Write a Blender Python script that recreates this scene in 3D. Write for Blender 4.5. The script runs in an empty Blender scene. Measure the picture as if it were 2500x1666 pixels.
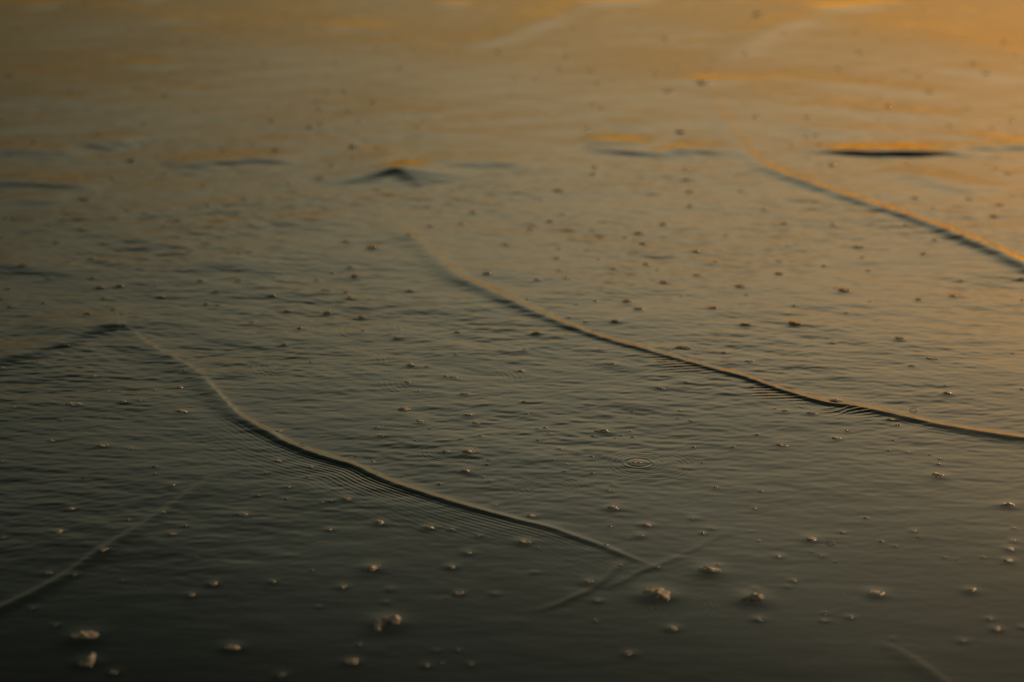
import bpy, math, random
import numpy as np

random.seed(11)
rng = np.random.default_rng(7)
scene = bpy.context.scene
C = scene.collection

# ------------------------------------------------------------------ camera
H = 1.2                       # eye height over the water, metres
PITCH = math.radians(17.0)    # looking down
LENS = 76.0
TH = 18.0 / LENS              # tan of half the horizontal field
SP, CP = math.sin(PITCH), math.cos(PITCH)

def ground(px, py):
    """Point of the still water seen at a pixel of the 2500 x 1666 photograph."""
    u = (px - 1250.0) / 1250.0 * TH
    v = (833.0 - py) / 1250.0 * TH
    dz = -SP + v * CP
    t = H / -dz
    return u * t, (CP + v * SP) * t

def px_size(py):
    """Metres across per photograph pixel on the water at that picture row."""
    v = (833.0 - py) / 1250.0 * TH
    t = H / (SP - v * CP)
    return t * TH / 1250.0

cam_d = bpy.data.cameras.new('camera')
cam_d.lens = LENS
cam_d.sensor_width = 36.0
cam_d.clip_start = 0.05
cam_d.clip_end = 6000.0
cam_d.dof.use_dof = True
cam_d.dof.focus_distance = 3.55
cam_d.dof.aperture_fstop = 2.8
cam = bpy.data.objects.new('camera', cam_d)
cam.location = (0, 0, H)
cam.rotation_euler = (math.pi / 2 - PITCH, 0, 0)
C.objects.link(cam)
scene.camera = cam

# ------------------------------------------------------------------ light
SUN_EL = math.radians(3.0)
SUN_AZ = math.radians(38.0)      # clockwise from +Y, i.e. beyond the upper right of the view
world = bpy.data.worlds.new('World')
scene.world = world
world.use_nodes = True
nt = world.node_tree
bg = nt.nodes['Background']
sky = nt.nodes.new('ShaderNodeTexSky')
sky.sky_type = 'NISHITA'
sky.sun_disc = False
sky.sun_elevation = SUN_EL
sky.sun_rotation = SUN_AZ
sky.altitude = 0.0
sky.air_density = 1.6
sky.dust_density = 4.0
sky.ozone_density = 1.0
# added ramps shape the unseen sky's light: dimmer overhead and away from the sunset
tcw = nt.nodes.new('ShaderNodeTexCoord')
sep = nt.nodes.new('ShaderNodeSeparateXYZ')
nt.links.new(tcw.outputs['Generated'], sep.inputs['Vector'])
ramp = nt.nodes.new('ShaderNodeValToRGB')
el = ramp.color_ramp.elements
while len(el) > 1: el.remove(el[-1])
STOPS = [(0.0, 1.05), (2, 1.12), (4.0, 1.02), (5.6, 0.66), (7.5, 0.48), (9.5, 0.53), (12, 0.78), (14, 0.92), (17, 0.92), (19.5, 0.93), (22.5, 0.66), (26, 0.34), (31, 0.27), (50, 0.23), (90, 0.22)]  # bright strip by the horizon is added to light the crest backs
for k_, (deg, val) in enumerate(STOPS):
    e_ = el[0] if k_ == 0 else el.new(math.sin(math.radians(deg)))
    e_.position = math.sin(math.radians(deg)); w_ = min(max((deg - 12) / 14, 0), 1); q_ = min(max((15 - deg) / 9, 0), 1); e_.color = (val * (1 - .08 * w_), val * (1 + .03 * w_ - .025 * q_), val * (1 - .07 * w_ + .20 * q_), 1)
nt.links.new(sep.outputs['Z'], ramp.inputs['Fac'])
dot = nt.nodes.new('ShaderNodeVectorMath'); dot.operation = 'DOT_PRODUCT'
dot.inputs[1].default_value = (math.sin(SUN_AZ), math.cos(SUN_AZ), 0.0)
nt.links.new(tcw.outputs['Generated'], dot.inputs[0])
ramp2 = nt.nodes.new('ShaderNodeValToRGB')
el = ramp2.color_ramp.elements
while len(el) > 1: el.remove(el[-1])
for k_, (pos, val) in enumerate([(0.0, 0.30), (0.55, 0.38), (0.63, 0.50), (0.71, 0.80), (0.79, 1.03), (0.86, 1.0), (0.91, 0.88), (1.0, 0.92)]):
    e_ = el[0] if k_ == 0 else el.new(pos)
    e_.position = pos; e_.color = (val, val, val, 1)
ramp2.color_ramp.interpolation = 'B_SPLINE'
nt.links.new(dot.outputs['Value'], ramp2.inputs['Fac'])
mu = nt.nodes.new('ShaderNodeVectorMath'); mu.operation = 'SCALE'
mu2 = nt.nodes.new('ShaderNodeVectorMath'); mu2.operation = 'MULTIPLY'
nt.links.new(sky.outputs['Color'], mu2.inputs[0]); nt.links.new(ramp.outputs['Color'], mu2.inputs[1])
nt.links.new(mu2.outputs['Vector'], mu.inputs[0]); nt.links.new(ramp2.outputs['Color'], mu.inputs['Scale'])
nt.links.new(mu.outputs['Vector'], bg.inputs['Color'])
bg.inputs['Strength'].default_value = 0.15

sun_d = bpy.data.lights.new('sun', 'SUN')
sun_d.energy = 0.8
sun_d.angle = math.radians(1.0)
sun_d.color = (1.0, 0.62, 0.34)
sun = bpy.data.objects.new('sun', sun_d)
sun.rotation_euler = (math.pi / 2 - SUN_EL, 0, math.pi - SUN_AZ)
C.objects.link(sun)

scene.view_settings.view_transform = 'Standard'
scene.view_settings.look = 'None'
scene.view_settings.gamma = 1.0
scene.view_settings.use_curve_mapping = False
scene.view_settings.exposure = 1.75

# ------------------------------------------------------------------ materials
def new_mat(name):
    m = bpy.data.materials.new(name)
    m.use_nodes = True
    return m, m.node_tree.nodes, m.node_tree.links, m.node_tree.nodes['Principled BSDF']

M_water, N, L, P = new_mat('sea_water')
P.inputs['Base Color'].default_value = (0.020, 0.021, 0.015, 1)
P.inputs['Roughness'].default_value = 0.06
P.inputs['IOR'].default_value = 1.333
co = N.new('ShaderNodeTexCoord')
mp = N.new('ShaderNodeMapping'); mp.inputs['Scale'].default_value = (9, 24, 9)
nz = N.new('ShaderNodeTexNoise'); nz.inputs['Scale'].default_value = 1.0
nz.inputs['Detail'].default_value = 3.0
bp = N.new('ShaderNodeBump'); bp.inputs['Strength'].default_value = 0.07; bp.inputs['Distance'].default_value = 0.003
L.new(co.outputs['Object'], mp.inputs['Vector']); L.new(mp.outputs['Vector'], nz.inputs['Vector'])
L.new(nz.outputs['Fac'], bp.inputs['Height']); L.new(bp.outputs['Normal'], P.inputs['Normal'])
# silt clouds in the shallow water
n2 = N.new('ShaderNodeTexNoise'); n2.inputs['Scale'].default_value = 1.7; n2.inputs['Detail'].default_value = 4
cr = N.new('ShaderNodeValToRGB')
cr.color_ramp.elements[0].position = 0.35; cr.color_ramp.elements[0].color = (0.006, 0.009, 0.006, 1)
cr.color_ramp.elements[1].position = 0.7; cr.color_ramp.elements[1].color = (0.015, 0.016, 0.010, 1)
L.new(co.outputs['Object'], n2.inputs['Vector']); L.new(n2.outputs['Fac'], cr.inputs['Fac']); L.new(cr.outputs['Color'], P.inputs['Base Color'])

M_foam, N, L, P = new_mat('sea_foam')
P.inputs['Roughness'].default_value = 0.28
P.inputs['IOR'].default_value = 1.33
P.inputs['Subsurface Weight'].default_value = 0.25
P.inputs['Subsurface Radius'].default_value = (0.004, 0.003, 0.002)
P.inputs['Subsurface Scale'].default_value = 1.0
co = N.new('ShaderNodeTexCoord')
nz = N.new('ShaderNodeTexNoise'); nz.inputs['Scale'].default_value = 260.0; nz.inputs['Detail'].default_value = 3
cr = N.new('ShaderNodeValToRGB')
cr.color_ramp.elements[0].position = 0.36; cr.color_ramp.elements[0].color = (0.26, 0.235, 0.19, 1)
cr.color_ramp.elements[1].position = 0.62; cr.color_ramp.elements[1].color = (0.84, 0.80, 0.74, 1)
L.new(co.outputs['Object'], nz.inputs['Vector']); L.new(nz.outputs['Fac'], cr.inputs['Fac']); L.new(cr.outputs['Color'], P.inputs['Base Color'])

M_foam.node_tree.nodes['Color Ramp'].name = 'foam_ramp'
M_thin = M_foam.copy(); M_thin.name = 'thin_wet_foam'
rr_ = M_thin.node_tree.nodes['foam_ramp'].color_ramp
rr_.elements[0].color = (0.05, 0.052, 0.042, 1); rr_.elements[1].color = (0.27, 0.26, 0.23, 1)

M_film, N, L, P = new_mat('bubble_film')
P.inputs['Base Color'].default_value = (0.05, 0.05, 0.05, 1)
P.inputs['Roughness'].default_value = 0.08
P.inputs['IOR'].default_value = 1.33
lw = N.new('ShaderNodeLayerWeight'); lw.inputs['Blend'].default_value = 0.25
tr = N.new('ShaderNodeBsdfTransparent'); mx = N.new('ShaderNodeMixShader')
L.new(lw.outputs['Facing'], mx.inputs['Fac']); L.new(tr.outputs['BSDF'], mx.inputs[1]); L.new(P.outputs['BSDF'], mx.inputs[2])
L.new(mx.outputs['Shader'], N['Material Output'].inputs['Surface'])

# ------------------------------------------------------------------ water grid (polar, fine where the lens looks)
dep = np.radians(np.linspace(26.9, 7.2, 1750))
r_mid = H / np.tan(dep)
r_in = np.geomspace(0.06, r_mid[0], 70)[:-1]
r_out = r_mid[-1] * np.geomspace(1.0, 330.0, 220)[1:]
R = np.concatenate([r_in, r_mid, r_out])
FINE = 15.4
t_fine = np.radians(np.linspace(-FINE, FINE, 1500))
step0 = 2 * FINE / 1499
side = []
a, s = FINE, step0
while True:
    s = min(s * 1.045, 1.5)
    a += s
    if a >= 178.5: break
    side.append(a)
side = np.radians(np.array(side))
T = np.concatenate([-side[::-1], t_fine, side])
nr, nt_ = len(R), len(T)
X = (R[:, None] * np.sin(T)[None, :]).astype(np.float32)
Y = (R[:, None] * np.cos(T)[None, :]).astype(np.float32)
Z = np.zeros_like(X)
dR = np.gradient(R); dT = np.gradient(T)
SPC = np.maximum(dR[:, None], R[:, None] * dT[None, :]).astype(np.float32)

def nsum(k, wl0, wl1, seed, spread, ax=0.0):
    """k random sinusoids: direction (within spread of +Y turned by ax), wave number, phase."""
    g = np.random.default_rng(seed)
    wl = np.exp(g.uniform(math.log(wl0), math.log(wl1), k))
    th = g.normal(0, spread, k) + ax
    return wl, np.sin(th), np.cos(th), g.uniform(0, 2 * math.pi, k)

# slow modulation, so the ruffled areas and the calm ones differ
mod = np.zeros_like(X)
for wl, sx, sy, ph in zip(*nsum(12, 0.35, 1.6, 3, 1.2)):
    mod += np.sin((X * sx + Y * sy) * (2 * math.pi / wl) + ph)
mod = 1.0 + 0.30 * mod / math.sqrt(6)
mod = np.clip(mod, 0.75, 1.3)
# the water is calmest close to the viewer, where the swash runs out
calm = np.clip((Y - 2.5 - 0.15 * X) / 1.5, 0.0, 1.0)
calm = 0.05 + 0.95 * calm * calm * (3 - 2 * calm)
calm = calm * (1 + 0.35 * np.clip((Y - 4) / 1.5, 0, 1) - 0.5 * np.clip((Y - 5.5) / 1.5, 0, 1)) * (1.0 + 0.25 * np.clip((-X - 0.1) / 0.5, 0, 1))

def add_waves(k, wl0, wl1, seed, spread, ax, slope, use_mod=True, use_calm=True):
    global Z
    acc = np.zeros_like(X)
    for wl, sx, sy, ph in zip(*nsum(k, wl0, wl1, seed, spread, ax)):
        amp = slope * wl / (2 * math.pi) * math.sqrt(2.0 / k)
        kk = 2 * math.pi / wl
        att = np.clip(1.6 - 4.2 * SPC / wl, 0, 1)
        acc += amp * att * np.sin((X * (sx * kk) + Y * (sy * kk)) + ph)
    if use_mod: acc *= mod
    if use_calm: acc *= calm
    Z += acc.astype(np.float32)

add_waves(10, 0.50, 1.6, 21, 0.8, 0.1, 0.008, False, False)
add_waves(34, 0.09, 0.34, 22, 0.50, 0.06, 0.0075)
add_waves(44, 0.030, 0.085, 23, 0.45, 0.14, 0.0150)
add_waves(44, 0.014, 0.034, 24, 0.45, 0.18, 0.0185)
add_waves(16, 0.020, 0.045, 25, 0.16, 0.16, 0.007, False, True)

AMBIENT = Z
Z = np.zeros_like(X)
MASK = np.ones_like(X)
# ------------------------------------------------------------------ wave fronts
def catmull(pts, n):
    pts = [np.array(p, float) for p in pts]
    pts = [2 * pts[0] - pts[1]] + pts + [2 * pts[-1] - pts[-2]]
    out = []
    for i in range(1, len(pts) - 2):
        p0, p1, p2, p3 = pts[i - 1:i + 3]
        for j in range(n):
            t = j / n
            out.append(0.5 * ((2 * p1) + (-p0 + p2) * t + (2 * p0 - 5 * p1 + 4 * p2 - p3) * t * t + (-p0 + 3 * p1 - 3 * p2 + p3) * t ** 3))
    out.append(pts[-2])
    return np.array(out)

def front(pts, reach_f=0.16, reach_b=0.16, n=7, rip=None, comb=None, sgn=1.0, gain=None, bslope=0.24):
    """A travelling wavelet: pts are (px, py, height mm, front width mm, back width mm) along its crest.
    The steep side lies to the right of the way the points run (times sgn)."""
    q = [(*ground(p[0], p[1]), p[2], p[3], p[4]) for p in pts]
    c = catmull(q, n)
    c[:, 2] *= (gain if gain is not None else 0.56 + 0.10 * np.clip((c[:, 3] - 14) / 12, 0, 1)); c[:, 3] *= 1.12
    best = np.full(X.shape, 1e9, np.float32)
    S = np.zeros_like(X); D = np.zeros_like(X); A = np.zeros_like(X); WF = np.ones_like(X); WB = np.ones_like(X)
    s0 = 0.0
    reach = max(reach_f, reach_b)
    I0, I1, J0, J1 = nr, 0, nt_, 0
    for k in range(len(c) - 1):
        a, b = c[k], c[k + 1]
        ab = b[:2] - a[:2]
        ln = float(np.hypot(*ab))
        if ln < 1e-6: continue
        rr = [math.hypot(*a[:2]), math.hypot(*b[:2])]
        tt = [math.atan2(a[0], a[1]), math.atan2(b[0], b[1])]
        m = reach / max(min(rr), 0.3)
        i0 = np.searchsorted(R, min(rr) - reach); i1 = np.searchsorted(R, max(rr) + reach)
        j0 = np.searchsorted(T, min(tt) - m); j1 = np.searchsorted(T, max(tt) + m)
        if i1 <= i0 or j1 <= j0: continue
        I0, I1, J0, J1 = min(I0, i0), max(I1, i1), min(J0, j0), max(J1, j1)
        sl = (slice(i0, i1), slice(j0, j1))
        x = X[sl] - a[0]; y = Y[sl] - a[1]
        t = np.clip((x * ab[0] + y * ab[1]) / (ln * ln), 0, 1)
        dx = x - t * ab[0]; dy = y - t * ab[1]
        d = np.sqrt(dx * dx + dy * dy)
        cr = np.sign(x * ab[1] - y * ab[0])       # + on the right of a -> b
        upd = d < best[sl]
        best[sl] = np.where(upd, d, best[sl])
        D[sl] = np.where(upd, d * cr * sgn, D[sl])
        S[sl] = np.where(upd, s0 + t * ln, S[sl])
        for arr, q_ in ((A, 2), (WF, 3), (WB, 4)):
            arr[sl] = np.where(upd, (a[q_] + (b[q_] - a[q_]) * t) * 0.001, arr[sl])
        s0 += ln
    sl = (slice(I0, I1), slice(J0, J1))
    D, S, A, WF, WB, ok = D[sl], S[sl], A[sl], np.maximum(WF[sl], 1e-3), np.maximum(WB[sl], 1e-3), best[sl] < reach
    aD = np.abs(D)
    WBE = np.maximum(A / (bslope * np.clip(0.020 / WF, 0.42, 1) * (1 + 0.22 * np.sin(S * 13.0) + 0.16 * np.sin(S * 37.0 + 2))), 0.008)
    WBE = np.minimum(WBE, reach_b * 0.42)
    MASK[sl] *= np.where(ok, 1 - 0.35 * np.clip(A / 0.002, 0, 1) * np.exp(-(D / (1.5 * WF)) ** 2), 1).astype(np.float32)
    h = np.where(D > 0, np.exp(-(aD / WF) ** 2), 0.72 * np.exp(-(aD / (0.8 * WBE)) ** 2) + 0.28 * np.exp(-(aD / (2.4 * WBE)) ** 2))
    h = h * np.clip(1.6 * (1 - aD / reach), 0, 1)
    h = A * (1 + 0.05 * np.sin(S * 9.0 + 1.3)) * h
    if rip:
        am, wl, ext = rip                          # slope, wavelength mm, extent mm
        env = np.clip((D - 0.6 * WF) / (0.8 * WF), 0, 1) * np.exp(-np.maximum(D, 0) / (ext * 0.001))
        env = env * np.clip((0.0235 - WF) / 0.008, 0, 1) * np.clip(A / 0.002, 0, 1) * (0.62 + 0.38 * np.sin(S * 14.0 + D * 30 + 1.7 * np.sin(S * 5)))
        wl_ = wl * 0.001 * (1 + 0.16 * np.sin(S * 4.3) + 0.05 * np.sin(S * 11.0)) * (1 + 0.12 * np.clip(D, 0, 1) / (ext * 0.001))
        h += am * wl * 0.001 / 6.283 * env * np.sin(6.283 * D / wl_ + 0.5 * np.sin(S * 40))
    if comb:
        ca, wl, spans, ext = comb               # short barbs that hang off the front of the crest
        L_ = np.concatenate([[0], np.cumsum(np.hypot(*np.diff(c[:, :2], axis=0).T))])
        e = 0
        for qa, qb, st in spans:
            sa = L_[np.argmin(np.hypot(*(c[:, :2] - ground(*qa)).T))]; sb = L_[np.argmin(np.hypot(*(c[:, :2] - ground(*qb)).T))]
            e = e + st * np.clip((S - sa) / 0.05, 0, 1) * np.clip((sb - S) / 0.05, 0, 1)
        dd = np.maximum(D, 0)
        w = np.maximum(np.sin(6.283 * (S + 0.75 * dd) / (wl * 0.001) + 1.5 * np.sin(S * 17)), 0) ** 1.5
        ee = ext * 0.001 * (1 + 0.35 * np.sin(S * 57))
        h += np.where(D > 0, ca * 0.001 * e * w * (dd / ee) * np.exp(-(dd / ee) ** 2), 0)
    Z[sl] += np.where(ok, h, 0).astype(np.float32)

# middle crest, the long bright and dark line through the picture
front([(940, 520, 0, 40, 60), (975, 552, 1.5, 40, 60), (1002, 577, 3, 36, 50), (1033, 602, 4, 32, 45), (1089, 653, 4.6, 30, 42), (1122, 679, 4.8, 28, 40), (1178, 704, 4.8, 26, 36),
       (1232, 730, 5.0, 24, 30), (1308, 765, 5.0, 20, 26), (1405, 804, 5.0, 16, 22), (1487, 832, 5.0, 13, 18), (1595, 863, 4.6, 11, 16), (1664, 883, 4.6, 10, 15), (1749, 906, 4.6, 10, 15), (1816, 923, 4.6, 10, 15),
       (1874, 943, 4.6, 10, 15), (1941, 964, 4.6, 10, 16), (2018, 985, 4.4, 10, 17), (2087, 993, 4.2, 11, 18), (2180, 1012, 3.8, 13, 20), (2273, 1032, 3.2, 14, 22), (2366, 1049, 3.0, 15, 24),
       (2499, 1068, 2.8, 16, 26), (2620, 1084, 2.6, 17, 26), (2850, 1110, 0, 17, 26)],
      reach_f=0.15, rip=(0.11, 8, 22), comb=(2.4, 18, [((1560, 855), (1770, 912), 0.8), ((1840, 932), (2010, 982), 0.7), ((2020, 983), (2165, 1010), 1.3)], 32))
# lower left crest with the fine capillary ripples ahead of it
front([(285, 785, 0, 44, 60), (318, 806, 1.3, 40, 60), (350, 832, 1.7, 36, 60), (398, 862, 1.9, 30, 55), (465, 897, 2.1, 26, 50), (520, 950, 2.6, 22, 40), (574, 1008, 3.2, 20, 28), (617, 1036, 3.6, 15, 24), (653, 1056, 3.8, 13, 22),
       (694, 1079, 3.8, 12, 22), (745, 1100, 3.8, 12, 22), (801, 1119, 3.8, 12, 22), (867, 1138, 3.8, 11, 20), (921, 1164, 3.6, 11, 20), (972, 1184, 3.4, 11, 20), (1023, 1201, 3.2, 11, 19),
       (1087, 1221, 3.0, 11, 18), (1156, 1241, 2.4, 10, 17), (1212, 1256, 2.2, 9, 16), (1262, 1269, 1.7, 9, 15), (1338, 1287, 1.2, 8, 14), (1409, 1311, 1.0, 8, 13), (1470, 1332, 0.85, 8, 13), (1529, 1356, 0.6, 8, 12), (1582, 1377, 0.3, 8, 12), (1640, 1396, 0, 8, 12)],
      rip=(0.30, 8.4, 42))
# right hand crest
front([(1742, 180, 0, 45, 70), (1740, 210, 3, 45, 80), (1752, 262, 5, 44, 80), (1772, 300, 5.5, 40, 80), (1800, 335, 5, 38, 70), (1843, 388, 6, 34, 60), (1890, 417, 7, 30, 50), (1955, 441, 8, 28, 44), (2035, 470, 8, 27, 42),
       (2114, 497, 8, 27, 42), (2194, 523, 8, 26, 42), (2274, 550, 8, 26, 42), (2354, 582, 8.5, 26, 44), (2433, 614, 9, 26, 46), (2500, 646, 9, 26, 46), (2640, 710, 8, 26, 46), (2850, 780, 0, 26, 46)],
      reach_f=0.2, reach_b=0.24, bslope=0.34, gain=0.58)
# crest that crosses the lower left corner, leaning the other way
front([(-260, 1600, 0, 14, 20), (-120, 1538, 1.9, 17, 22), (0, 1484, 2.0, 17, 22), (80, 1447, 2.0, 17, 22), (159, 1404, 2.0, 17, 22), (239, 1348, 1.9, 17, 24), (292, 1316, 1.7, 18, 26), (345, 1285, 1.4, 19, 28),
       (385, 1258, 1.6, 18, 30), (451, 1211, 1.0, 18, 30), (518, 1166, 0.7, 18, 30), (558, 1139, 0, 18, 30)], rip=(0.08, 8, 46), bslope=0.18, gain=0.42)
# left crest above it
front([(-300, 960, 0, 40, 60), (-120, 915, 3.8, 30, 60), (0, 880, 4.6, 28, 60), (75, 860, 5.0, 28, 60), (150, 832, 5.2, 28, 60), (220, 806, 5.2, 30, 60), (275, 792, 4.4, 32, 60), (310, 790, 2.0, 32, 60), (350, 800, 0, 32, 60)], bslope=0.06)

def line(pts, wf, wb, rip=None):
    far = max(p[1] for p in pts) < 480
    top = max(p[1] for p in pts) < 175
    g = 0.3 if top else 0.42 if max(p[1] for p in pts) < 345 else 0.70 if far else 0.8 if wf > 12 and wf != 18 else 0.30
    if pts[0][1] == 374 and pts[0][0] == 1900: g = 1.0
    front([(x, y, a, wf * (0.75 if top else 1), wb) for x, y, a in pts], reach_f=0.25, reach_b=0.25, n=5, rip=rip, gain=g, bslope=0.016 if top else 0.026 if far else 0.06)
# the crossing wakes in the lower middle
line([(1530, 1362, 0), (1515, 1377, .5), (1497, 1393, .8), (1455, 1430, .8), (1410, 1452, .9), (1356, 1476, .7), (1316, 1486, .35), (1250, 1494, 0)][::-1], 7, 8)
line([(1470, 1440, 0), (1489, 1431, .4), (1529, 1413, .7), (1563, 1395, .8), (1595, 1383, .7), (1648, 1361, .5), (1702, 1335, .4), (1755, 1308, .25), (1800, 1285, 0)], 7, 10)
# the near black hollow under the steep ripple at upper right
line([(1900, 374, 0), (1960, 371, 1.5), (2020, 371, 4), (2080, 374, 8), (2130, 377, 9), (2180, 377, 10.5), (2230, 377, 11), (2280, 375, 8), (2315, 374, 5), (2370, 380, 2.5), (2450, 383, 1), (2530, 384, 0)], 26, 44)
# further wavelets across the middle distance
line([(-160, 440, 0), (0, 446, 6), (70, 450, 7), (170, 457, 6), (260, 462, 0)], 34, 40)
line([(400, 408, 0), (470, 400, 5), (560, 394, 7), (640, 391, 7), (700, 396, 4), (760, 400, 0)], 36, 44)
line([(780, 452, 0), (840, 443, 4), (900, 432, 8), (945, 422, 14), (980, 421, 17), (1008, 436, 9), (1045, 452, 0)], 38, 34)
line([(820, 412, 0), (880, 402, 4), (940, 392, 6), (965, 392, 3), (1000, 396, 0)], 36, 40)
line([(1000, 396, 0), (1060, 399, 3.5), (1150, 401, 5), (1230, 402, 4), (1290, 404, 0)], 36, 44)
line([(1400, 346, 0), (1450, 348, 5), (1510, 351, 6), (1570, 355, 5), (1610, 358, 0)], 36, 44)
line([(1420, 362, 0), (1470, 366, 5), (1540, 371, 7), (1600, 374, 5), (1660, 376, 2), (1700, 376, 0)], 36, 44)
line([(1620, 362, 0), (1660, 365, 6), (1710, 369, 6), (1770, 370, 4), (1830, 368, 0)], 40, 44)
line([(1480, 312, 0), (1540, 307, 5), (1600, 300, 5), (1660, 298, 3), (1730, 303, 0)], 50, 60)
line([(1670, 212, 0), (1700, 205, 7), (1730, 203, 8), (1750, 212, 0)], 50, 60)
line([(800, 298, 0), (880, 292, 4), (960, 286, 5), (1040, 282, 4), (1120, 284, 0)], 46, 60)
line([(630, 126, 0), (680, 122, 7), (740, 117, 6), (790, 112, 0)], 60, 80)
line([(280, 155, 0), (330, 157, 8), (380, 161, 7), (430, 168, 0)], 60, 80)
line([(170, 350, 0), (230, 346, 5), (290, 348, 5), (340, 352, 0)], 60, 70)
line([(-60, 322, 0), (0, 318, 5), (60, 314, 5), (130, 316, 3), (200, 318, 0)], 50, 70)
line([(-100, 255, 0), (0, 252, 5), (90, 246, 6), (180, 252, 5), (260, 258, 0)], 60, 80)
line([(-100, 372, 0), (0, 366, 6), (80, 370, 6), (160, 374, 4), (230, 370, 0)], 60, 60)
line([(1860, 192, 0), (1960, 196, 5), (2060, 204, 6), (2160, 214, 6), (2260, 226, 5), (2340, 236, 0)], 60, 80)
line([(1960, 262, 0), (2040, 270, 5), (2120, 276, 5), (2220, 280, 6), (2300, 288, 5), (2380, 296, 0)], 54, 70)
line([(1850, 306, 0), (1940, 312, 6), (2040, 322, 6), (2120, 330, 4), (2200, 334, 0)], 48, 60)
line([(2260, 160, 0), (2330, 168, 6), (2400, 178, 8), (2460, 190, 5), (2540, 204, 0)], 60, 80)
line([(2240, 326, 0), (2320, 332, 5), (2390, 337, 5), (2460, 340, 0)], 44, 60)
line([(2330, 358, 0), (2400, 362, 6), (2450, 360, 6), (2520, 356, 6), (2600, 354, 0)], 40, 50)
line([(2120, 420, 0), (2230, 430, 5), (2300, 446, 6), (2350, 464, 5), (2400, 480, 0)], 60, 70)
line([(380, 666, 0), (480, 648, 3), (560, 645, 3.5), (640, 655, 2.5), (700, 664, 0)], 50, 60)
line([(-60, 648, 0), (0, 648, 3.5), (80, 652, 3.5), (160, 660, 2.5), (240, 664, 0)], 50, 60)
line([(40, 785, 0), (100, 790, 2), (160, 797, 2), (220, 800, 0)], 36, 40)
line([(-40, 494, 0), (40, 492, 3.5), (120, 492, 4), (180, 498, 0)], 40, 50)
# swells at the top edge of the picture
line([(1120, 118, 0), (1190, 104, 12), (1260, 78, 14), (1330, 52, 16), (1410, 14, 12), (1470, -20, 0)], 90, 110)
line([(1400, 14, 0), (1480, 8, 16), (1560, 4, 16), (1640, -8, 0)], 90, 110)
line([(1730, 170, 0), (1790, 130, 6), (1880, 72, 16), (1940, 54, 16), (1990, 38, 10), (2020, 26, 0)], 80, 110)
line([(1930, 26, 0), (2010, 22, 14), (2080, 18, 16), (2140, 8, 12), (2190, 0, 0)], 80, 110)
line([(330, 55, 0), (380, 50, 9), (430, 50, 8), (500, 54, 0)], 80, 100)
line([(20, 22, 0), (80, 16, 12), (130, 8, 12), (200, -4, 0)], 90, 110)
line([(300, 4, 0), (360, 0, 14), (420, -6, 0)], 90, 110)
line([(770, 70, 0), (830, 66, 8), (900, 72, 6), (960, 78, 0)], 70, 90)
line([(1060, 14, 0), (1110, 10, 10), (1160, 6, 0)], 80, 100)
# faint swash line in the lower right corner
line([(2130, 1562, 0), (2180, 1580, .5), (2230, 1608, .8), (2290, 1650, .9), (2350, 1700, .8), (2420, 1760, 0)], 18, 16)

# ------------------------------------------------------------------ ring ripples round dropped bubbles
def window(x, y, reach):
    r, t = math.hypot(x, y), math.atan2(x, y)
    m = reach / r
    return slice(np.searchsorted(R, r - reach), np.searchsorted(R, r + reach) + 1), slice(np.searchsorted(T, t - m), np.searchsorted(T, t + m) + 1)

def ring(px, py, rad_px, slope, wl, width):
    x, y = ground(px, py)
    rad = rad_px * px_size(py)
    reach = rad + 2.4 * width * 0.001
    sl = window(x, y, reach)
    d = np.hypot(X[sl] - x, Y[sl] - y) - rad
    Z[sl] += (0.8 * slope * wl * 0.001 / 6.283 * np.sin(6.283 * d / (wl * 0.001)) * np.exp(-(d / (width * 0.001)) ** 2)).astype(np.float32)

ring(1558, 1129, 33, 0.14, 12, 6)
ring(1558, 1129, 60, 0.035, 9, 10)
ring(1588, 1135, 92, 0.035, 9, 14)
ring(785, 886, 152, 0.055, 10, 22)
ring(905, 805, 70, 0.085, 12, 12)
ring(1108, 928, 150, 0.050, 10, 26)
ring(1492, 893, 46, 0.060, 9, 10)
ring(1094, 1104, 58, 0.055, 8, 16)
ring(1666, 856, 32, 0.060, 10, 9)
ring(733, 800, 26, 0.075, 10, 8)
ring(2040, 985, 90, 0.030, 9, 18)
ring(1660, 1480, 72, 0.030, 9, 14)
ring(2115, 1446, 56, 0.028, 8, 14)
ring(330, 1437, 20, 0.045, 8, 8)
ring(1340, 1190, 66, 0.025, 9, 22)
ring(2420, 895, 40, 0.030, 9, 12)
ring(1900, 1075, 60, 0.022, 8, 14)
ring(995, 1035, 60, 0.022, 8, 14)

Z += AMBIENT * MASK

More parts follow.
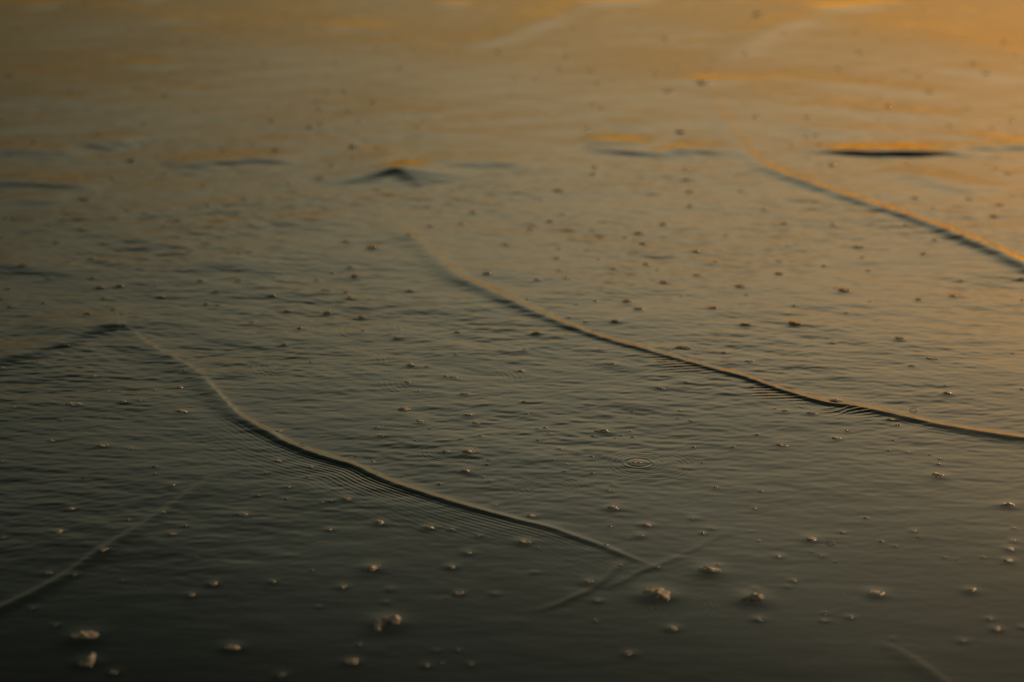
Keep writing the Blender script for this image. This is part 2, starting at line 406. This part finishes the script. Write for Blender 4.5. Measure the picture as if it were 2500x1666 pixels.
# ------------------------------------------------------------------ where the foam floats: picture tiles, (x, y, width) at 3.76 times the photograph's pixels
TILES = {
 (0, 0): [(1210,270,80),(1000,350,40),(1705,365,60),(640,535,60),(85,705,80),(730,632,50),(640,855,60),(1515,890,70),(1790,1020,50),(2000,378,70),(1120,590,50),(1600,665,50),(1998,668,50),(20,1130,60),(1320,1140,60),(305,1318,60),(1040,1155,40),(905,1235,50),(1570,1275,50),(2045,1388,60),(1200,1472,80),(600,80,60),(540,155,60),(1855,1148,50),(2085,760,50),(1755,755,40),(700,440,40),(175,295,50),(1815,160,50),(2050,275,45),(90,1430,50),(1915,870,45),(785,40,60)],
 (625, 0): [(390,245,50),(85,570,70),(720,578,60),(750,632,45),(120,790,55),(655,840,60),(808,845,60),(120,970,50),(550,935,50),(575,1003,60),(845,1025,65),(1075,945,70),(1310,630,60),(1445,900,55),(1640,868,50),(1315,860,50),(140,1103,60),(935,1127,60),(585,1150,60),(490,1175,70),(1350,1065,50),(175,1388,80),(885,1355,80),(890,1472,50),(700,1535,60),(1105,1365,50),(1105,455,50),(1430,445,50),(1840,455,55),(1745,498,60),(1950,325,60),(1905,385,40),(2225,485,70),(2190,290,60),(1465,365,50),(1265,350,50),(265,150,60),(1690,1000,50),(2255,1055,45),(1480,1185,60),(1110,262,50),(2340,858,50),(1520,1140,50),(315,965,50)],
 (1250, 0): [(1405,355,70),(400,295,50),(575,265,60),(490,515,80),(435,635,70),(715,660,70),(265,660,50),(205,732,60),(25,732,50),(785,768,60),(1320,695,65),(1525,612,65),(1540,485,60),(1185,272,60),(1445,848,90),(740,965,60),(820,1000,60),(335,1050,50),(685,1180,60),(950,1240,50),(1545,1218,90),(1845,545,60),(1810,650,50),(1745,780,90),(1685,95,60),(2250,135,90),(755,1540,65),(2240,1085,65),(925,750,50),(1585,1555,55),(2135,490,70),(1585,565,50)],
 (1875, 0): [(135,320,60),(805,300,60),(1135,75,50),(1420,75,55),(1340,270,55),(1065,368,55),(835,488,70),(645,632,70),(1280,585,50),(1248,638,60),(1378,710,60),(895,730,55),(2160,390,75),(2290,505,70),(1880,590,65),(2000,688,75),(1480,855,70),(1028,900,50),(1098,978,70),(715,962,45),(1825,1003,65),(365,1088,70),(1012,1115,50),(2240,1108,60),(1665,1162,60),(2062,1175,60),(435,1245,60),(350,1258,55),(465,1340,55),(215,1345,50),(585,1520,65),(1037,1478,40),(2320,800,60),(1280,1520,50),(2085,1548,60)],
 (0, 417): [(1515,22,60),(700,82,70),(1025,78,60),(1870,143,60),(15,203,60),(868,210,50),(765,272,110),(2240,270,60),(1910,330,60),(1170,382,50),(590,390,50),(45,442,50),(125,450,60),(1635,468,60),(455,512,50),(740,550,60),(518,672,70),(1340,732,40),(2195,768,50),(845,815,65),(628,848,70),(205,885,70),(445,990,60),(845,985,65),(910,1075,90),(1100,1062,80),(1425,1062,40),(1835,1015,60),(2195,1012,65),(75,1083,80),(10,1178,50),(100,1245,80),(400,1213,60),(950,1173,60),(1470,1160,75),(1975,1112,80),(2000,1230,50),(1890,1222,50),(800,1325,90),(1115,1320,60),(1040,1280,70),(2310,1380,50),(1765,738,40),(2300,35,50)],
 (625, 417): [(590,70,70),(300,115,50),(1810,185,50),(1860,268,45),(2000,380,80),(1600,510,65),(1885,485,50),(1405,598,60),(828,657,75),(1065,708,95),(2290,678,60),(865,882,80),(905,967,110),(695,932,50),(160,973,40),(560,997,50),(640,1098,90),(825,1112,50),(855,1163,65),(1410,1103,75),(2120,957,85),(150,1140,70),(285,1280,75),(660,1295,90),(970,1338,90),(400,1440,80),(978,1465,55),(1850,1485,75),(1290,1530,65),(1900,130,45)],
 (1250, 417): [(745,33,80),(425,183,90),(270,262,50),(350,462,80),(470,393,50),(165,535,60),(1385,490,85),(740,538,65),(1160,570,75),(815,618,65),(1035,608,60),(1190,667,75),(1625,190,80),(1832,183,40),(2100,180,60),(1630,322,65),(2310,348,65),(1600,80,55),(1965,585,50),(1695,738,75),(1868,838,60),(410,810,50),(795,823,40),(930,902,65),(1230,857,80),(1690,963,80),(1335,915,40),(225,1012,70),(425,918,55),(500,998,50),(1385,1032,70),(2088,1072,95),(760,1205,50),(1060,1213,105),(1165,1287,90),(590,1235,35),(1845,1278,85),(945,1397,85),(135,1192,35),(520,1358,40),(675,1400,50),(225,1500,90),(2140,1430,95),(2150,1150,40),(430,720,45),(685,732,40),(1555,1163,40)],
 (1875, 417): [(2215,28,80),(1350,262,80),(1518,350,60),(1850,268,80),(2125,325,85),(2075,425,80),(2250,245,65),(595,493,80),(1258,505,45),(143,480,50),(180,687,60),(825,702,120),(863,793,60),(510,875,60),(1430,762,70),(1530,638,55),(100,953,80),(920,915,50),(690,1108,130),(620,1085,40),(1700,1147,90),(1380,1183,80),(1773,1000,45),(2325,987,70),(2335,1182,50),(240,1422,150),(935,1205,35),(712,1312,40),(235,1248,35),(2030,1010,30),(1200,1550,95),(100,835,50)],
 (0, 834): [(585,40,95),(825,47,50),(790,158,70),(860,320,85),(795,240,50),(1700,268,60),(1650,415,85),(980,452,55),(1420,443,50),(675,582,145),(1120,553,105),(1290,535,50),(1660,642,125),(120,608,50),(560,727,45),(470,913,85),(930,960,120),(1185,988,75),(985,692,50),(1575,1328,75),(765,1255,45),(1420,1158,40),(645,1543,90),(2035,1248,25),(15,1108,50),(1950,595,50),(315,185,40),(25,243,50),(1420,1222,30)],
 (625, 834): [(260,23,70),(500,183,35),(1420,215,110),(1565,228,35),(1835,118,60),(1735,315,40),(1808,325,80),(1400,372,85),(1505,453,50),(1915,480,90),(1345,622,120),(1500,732,95),(1940,672,90),(2010,748,90),(1105,790,35),(1140,868,70),(2050,868,70),(1598,803,30),(1745,1013,95),(1940,1015,130),(1460,912,30),(1880,898,40),(205,830,75),(195,1098,80),(510,1150,80),(1075,1102,70),(920,1057,45),(2120,1130,40),(1925,1188,100),(1680,1310,40),(2140,1278,55),(1335,1240,30),(100,1207,55),(470,1247,40),(290,1337,75),(275,1448,40),(610,1478,60),(700,1465,50),(835,1443,100),(1110,1212,50),(2135,1088,35),(2080,1245,30),(2200,1500,60),(10,1418,40)],
 (1250, 834): [(110,77,60),(85,270,80),(915,218,85),(1355,435,90),(1600,385,70),(820,88,60),(2200,428,40),(685,577,60),(110,553,40),(130,662,35),(1100,640,40),(1520,705,30),(305,790,75),(230,798,35),(335,835,25),(830,822,130),(745,865,40),(1110,873,45),(1000,857,35),(945,885,25),(1090,823,30),(425,990,70),(600,1020,55),(515,1125,50),(370,1085,25),(730,1052,35),(480,1190,35),(735,1205,35),(1150,1110,95),(1665,963,45),(2025,963,35),(2250,853,40),(925,1308,55),(885,1358,60),(915,1523,115),(1565,75,140),(1940,118,70),(2170,200,90),(240,905,40),(1745,1102,25),(2285,1367,35),(1870,1330,35),(2230,1525,35),(1545,637,35),(1640,728,35)],
 (1875, 834): [(1505,165,110),(1320,230,80),(595,20,50),(1635,410,55),(1645,480,105),(2330,437,70),(2250,110,40),(615,548,125),(155,640,75),(400,660,95),(1130,718,100),(1190,765,40),(725,818,40),(625,887,95),(125,945,115),(1155,903,30),(1110,997,35),(1290,1010,55),(1480,1035,25),(1580,1073,40),(1570,1120,60),(1570,1227,120),(2200,1492,130),(60,620,30)],
 (0, 1250): [(2225,30,105),(1490,10,75),(525,190,105),(30,245,65),(1585,210,90),(950,360,95),(450,567,80),(680,587,70),(1800,427,35),(1960,665,90),(1760,768,90),(1130,637,50),(300,890,65),(515,1045,60),(775,1145,250),(800,1380,170),(2130,1250,150),(1050,1475,90),(1700,135,40),(100,910,25),(1180,80,40)],
 (625, 1250): [(1130,98,120),(1580,145,120),(670,162,70),(1795,160,60),(2055,215,60),(1945,373,85),(1060,513,150),(1795,502,95),(800,688,95),(1230,705,60),(1865,745,95),(2190,750,65),(1755,788,35),(1190,828,55),(1200,1010,240),(880,1378,125),(230,1505,90),(1660,1272,55),(1560,1405,75),(1975,1392,70),(510,538,35),(950,1220,50),(575,872,45),(1710,1382,40),(1950,630,25),(1855,1262,40),(150,643,70)],
 (1250, 1250): [(180,40,100),(100,275,130),(235,325,35),(1225,115,100),(1170,213,80),(1655,55,70),(1830,147,55),(1750,190,45),(2265,260,30),(205,550,50),(705,637,110),(790,810,70),(1325,760,265),(1805,540,215),(2200,795,225),(2230,700,50),(2262,985,85),(1470,1070,105),(1080,1300,95),(770,995,40),(1890,487,40),(860,300,40),(2190,170,25),(895,125,35),(1000,488,30),(1335,510,30)],
 (1875, 1250): [(390,245,130),(100,403,70),(500,398,60),(225,628,65),(178,680,50),(990,745,145),(1855,712,105),(1340,163,60),(2255,253,60),(2225,332,85),(2207,437,100),(1620,407,30),(1972,408,35),(2038,972,65),(2098,1065,95),(2335,1050,60),(1790,1180,75),(525,932,45),(518,998,60),(755,965,65),(895,47,40),(1063,153,20),(1040,265,40),(1165,305,35),(2258,137,35),(620,452,30),(1745,427,25),(680,180,45),(1395,220,40),(400,362,25),(1155,1160,40)],
}
# pieces that can be pointed to by their look alone
NAMES = [
 (1602, 1452, 'largest pale foam raft, slanting and brown-centred, low in the right half'),
 (1730, 1394, 'humped foam raft with a peaked white top, above two other big rafts'),
 (1835, 1461, 'wedge-shaped foam raft with a bright orange rim on its far side'),
 (944, 1519, 'crescent of foam curling round a brown gap, low in the middle'),
 (213, 1617, 'hook-shaped foam scrap with a brown spot near the bottom left corner'),
 (206, 1554, 'long flat lens of foam near the bottom left corner'),
 (566, 1582, 'tall blurred foam mound alone near the bottom, left of centre'),
 (859, 1616, 'blurred foam mound with a brown underside close to the bottom edge'),
 (2138, 1448, 'broad dark-fronted foam mound with a gold rim in the lower right'),
 (2368, 1439, 'gold-rimmed foam mound with a sloping tail towards the right edge'),
 (907, 1386, 'rounded pale foam mound below the fine capillary ripples'),
 (1045, 1289, 'speckled white foam clump just below the fine capillary ripples'),
 (926, 1276, 'smooth pale oval foam clump beneath the ruffled lower crest'),
 (1556, 1129, 'foam clump in the centre of tight bright ring ripples'),
 (982, 999, 'domed speckled foam clump in the calm water between two crests'),
 (1024, 1028, 'flatter speckled foam clump below and right of the domed one'),
 (1140, 1104, 'wide speckled foam clump, right one of the pair sharing a ring'),
 (1089, 1103, 'brownish foam clump, left one of the pair, inside ring ripples'),
 (1137, 1150, 'tight round foam clump with an orange rim below the paired clumps'),
 (1470, 1052, 'flat brick-shaped foam raft with a straight grey front'),
 (179, 989, 'largest foam clump near the left edge, grey-fronted and domed'),
 (441, 1004, 'pale striped foam oval in the dim water left of the lower crest'),
 (247, 1089, 'foam clump with a dark centre in the dim water near the left edge'),
 (2038, 980, 'white foam clump riding on top of the long middle crest'),
 (1981, 1009, 'round foam clump just in front of the long middle crest'),
 (2175, 1025, 'foam clump tucked under the dark face of the long middle crest'),
 (2292, 1160, 'bright speckled foam clump alone on the calm water at right'),
 (2459, 1230, 'pale flat foam clump close to the right edge'),
 (1908, 1085, 'speckled foam oval below the right end of the dark barbs'),
 (2041, 1070, 'thin foam oval between the middle crest and the speckled clump'),
 (1979, 1315, 'long low foam clump with a light top beside a clear bubble'),
 (2462, 1366, 'lowest of three gold-edged foam bits stacked near the right edge'),
 (2467, 1338, 'middle one of three gold-edged foam bits stacked near the right edge'),
 (2475, 1317, 'top one of three gold-edged foam bits stacked near the right edge'),
 (1277, 1323, 'wide dark-dotted foam clump at the end of the capillary ripples'),
 (1298, 1261, 'pale foam oval resting on the lower crest near its faint end'),
 (1437, 1419, 'yellowish foam mound left of the two crossing wakes'),
 (1576, 1281, 'dotted foam clump with a warm edge above the crossing wakes'),
 (1561, 1307, 'smaller dotted foam clump directly below the warm-edged one'),
 (1493, 1239, 'wide reddish foam clump midway between middle crest and crossing wakes'),
 (1002, 891, 'dark-fronted foam clump between the two widest ring ripples'),
 (1106, 920, 'foam clump inside the wide ring ripples on the right'),
 (2275, 878, 'dark foam clump with a bright orange edge behind the middle crest'),
 (2059, 712, 'longest dark foam streak in the bright water below the upper crest'),
 (2312, 962, 'grey foam oval behind the right part of the middle crest'),
 (1666, 854, 'long dark foam streak with a faint ring behind the middle crest'),
 (252, 1346, 'foam clump sitting on the crest in the bottom left corner'),
 (139, 1300, 'thin foam oval above the crest in the bottom left corner'),
 (2432, 1533, 'gold-edged foam bit near the bottom right corner'),
 (1641, 1535, 'blurred yellowish foam bit below the largest pale raft'),
 (1851, 1512, 'blurred foam bit straight below the wedge-shaped raft'),
 (1537, 1596, 'lone faint foam bit near the bottom edge, right of centre'),
]
# landmarks the smaller pieces are told by
MARKS = [(n[0], n[1], s) for n, s in [
 ((1602,1452), 'the largest pale raft'), ((1730,1394), 'the peaked white raft'), ((1835,1461), 'the wedge-shaped raft'), ((944,1519), 'the foam crescent'),
 ((213,1617), 'the hook-shaped scrap'), ((206,1554), 'the long flat foam lens'), ((566,1582), 'the lone tall mound'), ((2138,1448), 'the broad gold-rimmed mound'),
 ((2368,1439), 'the mound with a sloping tail'), ((907,1386), 'the rounded pale mound'), ((1045,1289), 'the speckled white clump'), ((1556,1129), 'the tight bright rings'),
 ((982,999), 'the domed speckled clump'), ((1137,1150), 'the tight round clump'), ((1470,1052), 'the brick-shaped raft'), ((179,989), 'the domed clump at left'),
 ((441,1004), 'the striped foam oval'), ((252,1346), 'the bottom left crest clump'), ((2038,980), 'the clump riding the middle crest'), ((2292,1160), 'the lone bright clump at right'),
 ((2462,1366), 'the three stacked gold bits'), ((1576,1281), 'the warm-edged dotted clump'), ((785,886), 'the widest ring ripple'), ((905,805), 'the upper ring ripple'),
 ((1089,653), 'the bend of the middle crest'), ((1405,804), 'the dark middle of the long crest'), ((2275,878), 'the orange-edged dark clump'), ((2059,712), 'the longest dark streak'),
 ((2194,523), 'the middle of the upper right crest'), ((1843,392), 'the top bend of the right crest'), ((2220,382), 'the near-black hollow'), ((960,432), 'the pointed dark wavelet'),
 ((590,396), 'the dark wavelet left of the pointed one'), ((80,452), 'the dark wavelet at the left edge'), ((1150,404), 'the dark wavelet right of the pointed one'), ((1540,368), 'the twin dark wavelets'),
 ((1720,204), 'the dark tuft atop the right crest'), ((340,160), 'the dark ripple at upper left'), ((700,122), 'the bluish ripple near the top'), ((1260,85), 'the brown swell near the top'),
 ((1920,60), 'the brown swell at upper right'), ((2410,180), 'the dark ripple at top right'), ((150,840), 'the dark crest at the left edge'), ((400,862), 'the start of the lower crest'),
 ((540,648), 'the dark patch left of centre'), ((1595,610), 'the calm bright middle water'), ((1300,560), 'the grey water above the middle crest'), ((850,600), 'the water above the ring ripples'),
 ((200,640), 'the dark patch at the left edge'), ((1100,250), 'the smooth tan water at top middle'), ((2000,240), 'the glowing water at upper right'), ((450,1260), 'the faint end of the corner crest'),
]]
BUBBLES = [
 (738, 1087, 13, 'clear bubble on the bright back of the lower crest'),
 (2230, 1003, 20, 'clear oval bubble just behind the long middle crest'),
 (2027, 1325, 22, 'clear bubble with rings to the right of the long low clump'),
]


# ------------------------------------------------------------------ sort the foam, raise the water a little round each piece
allfoam = []
for (ox, oy), lst in TILES.items():
    sc = 3.76
    for e in lst:
        px, py, w = ox + e[0] / sc, oy + e[1] / sc, e[2] / sc
        # what the lens blur adds to a small piece is taken off again
        v = (833.0 - py) / 1250.0 * TH
        t = H / (SP - v * CP)
        coc = 0.076 ** 2 / (2.8 * 3.47) * abs(1 - 3.55 / t) / 0.036 * 2500
        w = math.sqrt(max(w * w - (0.66 * coc) ** 2, (0.5 * w) ** 2))
        if py < 850: w *= 0.95 if py > 420 else 1.08
        allfoam.append((px, py, w))
allfoam.sort(key=lambda f: -f[2])

def water_z(x, y):
    r, t = math.hypot(x, y), math.atan2(x, y)
    i = min(max(np.searchsorted(R, r), 1), nr - 1); j = min(max(np.searchsorted(T, t), 1), nt_ - 1)
    return float(0.25 * (Z[i, j] + Z[i - 1, j] + Z[i, j - 1] + Z[i - 1, j - 1]))

flat = []
for px, py, w in allfoam:
    x, y = ground(px, py)
    rad = 0.5 * w * px_size(py)
    z = water_z(x, y)
    flat.append(z)
for (px, py, w), z in zip(allfoam, flat):
    x, y = ground(px, py)
    rad = 0.5 * w * px_size(py)
    sg = rad * 1.35 + 0.0025
    sl = window(x, y, 3 * sg)
    d2 = (X[sl] - x) ** 2 + (Y[sl] - y) ** 2
    Z[sl] += ((0.11 if 380 < py < 850 else 0.05) * rad * np.exp(-d2 / (sg * sg))).astype(np.float32)

# ------------------------------------------------------------------ the water mesh
verts = np.empty((nr * nt_, 3), np.float32)
verts[:, 0] = X.ravel(); verts[:, 1] = Y.ravel(); verts[:, 2] = Z.ravel()
ii = np.arange(nr - 1)[:, None] * nt_
jj = np.arange(nt_)[None, :]
jn = (jj + 1) % nt_
quads = np.stack([ii + jj, ii + nt_ + jj, ii + nt_ + jn, ii + jn], -1).reshape(-1, 4)[:, ::-1].astype(np.int32)
me = bpy.data.meshes.new('water')
me.vertices.add(len(verts)); me.vertices.foreach_set('co', verts.ravel())
nq = len(quads)
me.loops.add(nq * 4 + nt_)
loops = np.concatenate([quads.ravel(), np.arange(nt_, dtype=np.int32)[::-1]])
me.loops.foreach_set('vertex_index', loops)
me.polygons.add(nq + 1)
me.polygons.foreach_set('loop_start', np.concatenate([np.arange(nq) * 4, [nq * 4]]).astype(np.int32))
me.update(calc_edges=True)
me.polygons.foreach_set('use_smooth', np.ones(nq + 1, bool))
if me.polygons[nq // 2].normal.z < 0:
    me.flip_normals()
me.materials.append(M_water)
water = bpy.data.objects.new('water', me)
C.objects.link(water)
water['kind'] = 'structure'
water['label'] = 'shallow sea water with small rippled wave crests under evening light'

# ------------------------------------------------------------------ foam
def ico(sub):
    import bmesh
    bm = bmesh.new(); bmesh.ops.create_icosphere(bm, subdivisions=sub, radius=1.0)
    v = np.array([q.co[:] for q in bm.verts]); f = np.array([[q.index for q in p.verts] for p in bm.faces]); bm.free()
    return v, f
ICO1 = ico(1); ICO2 = ico(2)

def foam_arrays(ells, br, seed, hump):
    """Packed bubbles over a union of ellipses. ells: (cx, cy, rx, ry, height) in metres; br: mean bubble radius."""
    g = random.Random(seed)
    pts = []
    ph = [g.uniform(0, 6.28) for _ in range(4)]
    def inside(x, y):
        best = -1; hh = 0
        for cx, cy, rx, ry, hz in ells:
            dx, dy = x - cx, y - cy
            an = math.atan2(dy, dx)
            wob = 1 + 0.16 * math.sin(2 * an + ph[0]) + 0.12 * math.sin(3 * an + ph[1]) + 0.08 * math.sin(5 * an + ph[2])
            q = 1 - ((dx / rx) ** 2 + (dy / ry) ** 2) / (wob * wob)
            if q > 0:
                h = hz * math.sqrt(q) * (0.75 + 0.25 * math.sin(x / br * 0.35 + ph[3]) * math.cos(y / br * 0.3))
                hh = max(hh, h); best = 1
        return best, hh
    x0 = min(e[0] - 1.3 * e[2] for e in ells); x1 = max(e[0] + 1.3 * e[2] for e in ells)
    y0 = min(e[1] - 1.3 * e[3] for e in ells); y1 = max(e[1] + 1.3 * e[3] for e in ells)
    sp = br * 1.35
    nx, ny = int((x1 - x0) / sp) + 1, int((y1 - y0) / (sp * .87)) + 1
    for j in range(ny + 1):
        for i in range(nx + 1):
            x = x0 + (i + 0.5 * (j % 2)) * sp + g.gauss(0, 0.22 * sp)
            y = y0 + j * sp * .87 + g.gauss(0, 0.22 * sp)
            ok, h = inside(x, y)
            if ok > 0:
                rr = br * g.choice((0.55, 0.7, 0.85, 0.9, 1.0, 1.1, 1.3))
                pts.append((x, y, h - 0.30 * rr, rr))
    if not pts:
        pts = [(0, 0, 0, br), (br * 1.2, br * .3, 0, br * .7)]
    # loose bubbles round the rim
    for _ in range(int(2 + len(pts) * 0.04)):
        e = g.choice(ells); a = g.uniform(0, 6.28); k = g.uniform(1.05, 1.45)
        pts.append((e[0] + e[2] * k * math.cos(a), e[1] + e[3] * k * math.sin(a), 0, br * g.uniform(.35, .7)))
    return pts

def foam_mesh(name, pts, fine=False, mat=None):
    V, F = (ICO2 if fine else ICO1)
    vs, fs = [], []
    k = 0
    for x, y, z, r in pts:
        vs.append(V * (r, r, 0.62 * r) + (x, y, z)); fs.append(F + k); k += len(V)
    vs = np.concatenate(vs).astype(np.float32); fs = np.concatenate(fs).astype(np.int32)
    m = bpy.data.meshes.new(name)
    m.vertices.add(len(vs)); m.vertices.foreach_set('co', vs.ravel())
    m.loops.add(len(fs) * 3); m.loops.foreach_set('vertex_index', fs.ravel())
    m.polygons.add(len(fs)); m.polygons.foreach_set('loop_start', (np.arange(len(fs)) * 3).astype(np.int32))
    m.update(calc_edges=True)
    m.polygons.foreach_set('use_smooth', np.ones(len(fs), bool))
    m.materials.append(mat or M_foam)
    return m

def shape_for(w, py, seed):
    g = random.Random(seed)
    asp = g.uniform(0.62, 0.98)
    rx, ry = w / 2, w / 2 * asp
    hz = w * (g.uniform(0.05, 0.085) if py > 850 else g.uniform(0.06, 0.10) if py > 420 else 0.15)
    if w < 0.008:
        return [(0, 0, rx, ry, hz)]
    e = [(0, 0, rx * .82, ry * .9, hz)]
    e.append((rx * g.uniform(-.5, .5), ry * g.uniform(-.5, .5), rx * .6, ry * .6, hz * 1.25))
    if g.random() < .6:
        e.append((rx * g.choice((-1, 1)) * .55, ry * g.uniform(-.4, .4), rx * .5, ry * .5, hz * .7))
    return e

# the few pieces whose outline is their own: (x, y, rx, ry, height) in half widths
OWN = {
 'crescent': [(-.35, .25, .5, .7, .12), (.3, .45, .62, .55, .30), (.72, .1, .3, .6, .16), (-.62, -.9, .3, .7, .12), (-.75, -.3, .18, .5, .08)],
 'hook': [(.3, .5, .42, 1.3, .42), (-.35, -.5, .62, .5, .16), (.25, -.6, .45, .5, .24)],
 'raft': [(-.45, .55, .5, .55, .10), (.0, .15, .6, .75, .17), (.45, -.3, .55, .6, .20), (.12, -.1, .26, .34, .32)],
 'peak': [(-.3, .1, .55, .6, .14), (-.08, .25, .32, .4, .36), (.3, 0, .45, .5, .22), (.62, -.15, .34, .36, .14)],
 'wedge': [(-.4, -.1, .5, .55, .12), (.25, .1, .55, .7, .30), (.5, .2, .38, .5, .30), (.05, -.2, .5, .5, .16)],
 'flat': [(-.5, .1, .45, .5, .09), (0, .15, .6, .65, .12), (.5, 0, .45, .5, .09), (-.1, .4, .4, .4, .14)],
}
SPECIAL = [(1250 + 1325 / 3.76, 1250 + 760 / 3.76, 'raft'), (1250 + 1805 / 3.76, 1250 + 540 / 3.76, 'peak'), (1250 + 2200 / 3.76, 1250 + 795 / 3.76, 'wedge'),
           (625 + 1200 / 3.76, 1250 + 1010 / 3.76, 'crescent'), (800 / 3.76, 1250 + 1380 / 3.76, 'hook'), (775 / 3.76, 1250 + 1145 / 3.76, 'flat')]

# ------------------------------------------------------------------ labels: each piece is told by its look and by the landmark beside it
NAMED = {}
for x, y, s in NAMES:
    k = min(range(len(allfoam)), key=lambda i: (allfoam[i][0] - x) ** 2 + (allfoam[i][1] - y) ** 2)
    NAMED[k] = s
ORD = ['', 'second ', 'third ', 'fourth ', 'fifth ', 'sixth ', 'seventh ', 'eighth ', 'ninth ', 'tenth ', 'eleventh ', 'twelfth ', 'thirteenth ', 'fourteenth ']
DIRS = ['to the right of', 'up and right of', 'above', 'up and left of', 'to the left of', 'down and left of', 'below', 'down and right of']
def look(px, py, w):
    size = 'tiny' if w < 9 else 'small' if w < 15 else 'mid-sized'
    tone = 'blurred dark' if py < 420 else 'dark' if py < 880 else 'pale'
    return size + ' ' + tone
NIND = 300
sect = {}
for k, (px, py, w) in enumerate(allfoam[:NIND]):
    if k in NAMED: continue
    b = min(range(len(MARKS)), key=lambda i: (MARKS[i][0] - px) ** 2 + (2.2 * (MARKS[i][1] - py)) ** 2)
    dx, dy = px - MARKS[b][0], (MARKS[b][1] - py) * 2.2
    d = int(round(math.degrees(math.atan2(dy, dx)) / 45.0)) % 8
    sect.setdefault((b, d), []).append((math.hypot(dx, dy), k))
LABEL = dict(NAMED)
for (b, d), lst in sect.items():
    lst.sort()
    for n, (_, k) in enumerate(lst):
        nr_ = (ORD[n] + 'nearest ') if len(lst) > 1 else ''
        lk = look(*allfoam[k])
        for a_, m_, c_ in ((lk, ' foam fleck, ', nr_), (lk, ' foam fleck, ', nr_.replace('nearest ', '') if n else nr_), (lk.split()[0], ' foam fleck, ', nr_), (lk.split()[0], ' fleck, ', nr_)):
            LABEL[k] = a_ + m_ + c_ + DIRS[d] + ' ' + MARKS[b][2]
            if len(LABEL[k].replace('-', ' ').split()) <= 16: break

lib = []
rest = []
for k, (px, py, w) in enumerate(allfoam):
    x, y = ground(px, py)
    wm = w * px_size(py)
    z = water_z(x, y)
    own = next((s for a, b, s in SPECIAL if abs(a - px) < 3 and abs(b - py) < 3), None)
    near = 1150 < py or 850 < py
    if own:
        hw = wm / 2
        ells = [(a * hw, b * hw * 1.0, c * hw, d * hw, e * hw * 1.1) for a, b, c, d, e in OWN[own]]
        pts = foam_arrays(ells, 0.00085, k, 1)
    elif k < NIND:
        br = min(0.0010, max(0.0006, wm * 0.06))
        if py < 500: br = wm * 0.11
        pts = foam_arrays(shape_for(wm, py, k), br, k, 1)
    else:
        pts = foam_arrays(shape_for(wm, py, k), wm * 0.14, k, 1)
    if k >= NIND:
        rest += [(x + a, y + b, z + c, r) for a, b, c, r in pts]
        continue
    nm = 'foam_clump' if (w > 19 or k in NAMED) else 'foam_fleck'
    o = bpy.data.objects.new(nm, foam_mesh(nm, pts, mat=M_thin if py < 850 else M_foam))
    o.location = (x, y, z - 0.0004)
    C.objects.link(o)
    o['label'] = LABEL[k]
    o['category'] = 'foam clump' if nm == 'foam_clump' else 'foam fleck'
    o['group'] = 'bits of sea foam adrift on the water'
if rest:
    o = bpy.data.objects.new('foam_specks', foam_mesh('foam_specks', rest, mat=M_thin))
    C.objects.link(o)
    o['kind'] = 'stuff'
    o['label'] = 'countless faint specks of foam scattered over the whole water'

# clear bubbles: thin domes of water film
import bmesh
for (px, py, w, lab) in BUBBLES:
    x, y = ground(px, py)
    r = 0.5 * w * px_size(py)
    bm = bmesh.new()
    bmesh.ops.create_uvsphere(bm, u_segments=32, v_segments=20, radius=r)
    for v in bm.verts:
        v.co.z = max(v.co.z, -0.12 * r) * 0.62
    m = bpy.data.meshes.new('bubble'); bm.to_mesh(m); bm.free()
    for p in m.polygons: p.use_smooth = True
    m.materials.append(M_film)
    o = bpy.data.objects.new('bubble', m); o.location = (x, y, water_z(x, y)); C.objects.link(o)
    o['label'] = lab; o['category'] = 'bubble'; o['group'] = 'clear bubbles on the water'
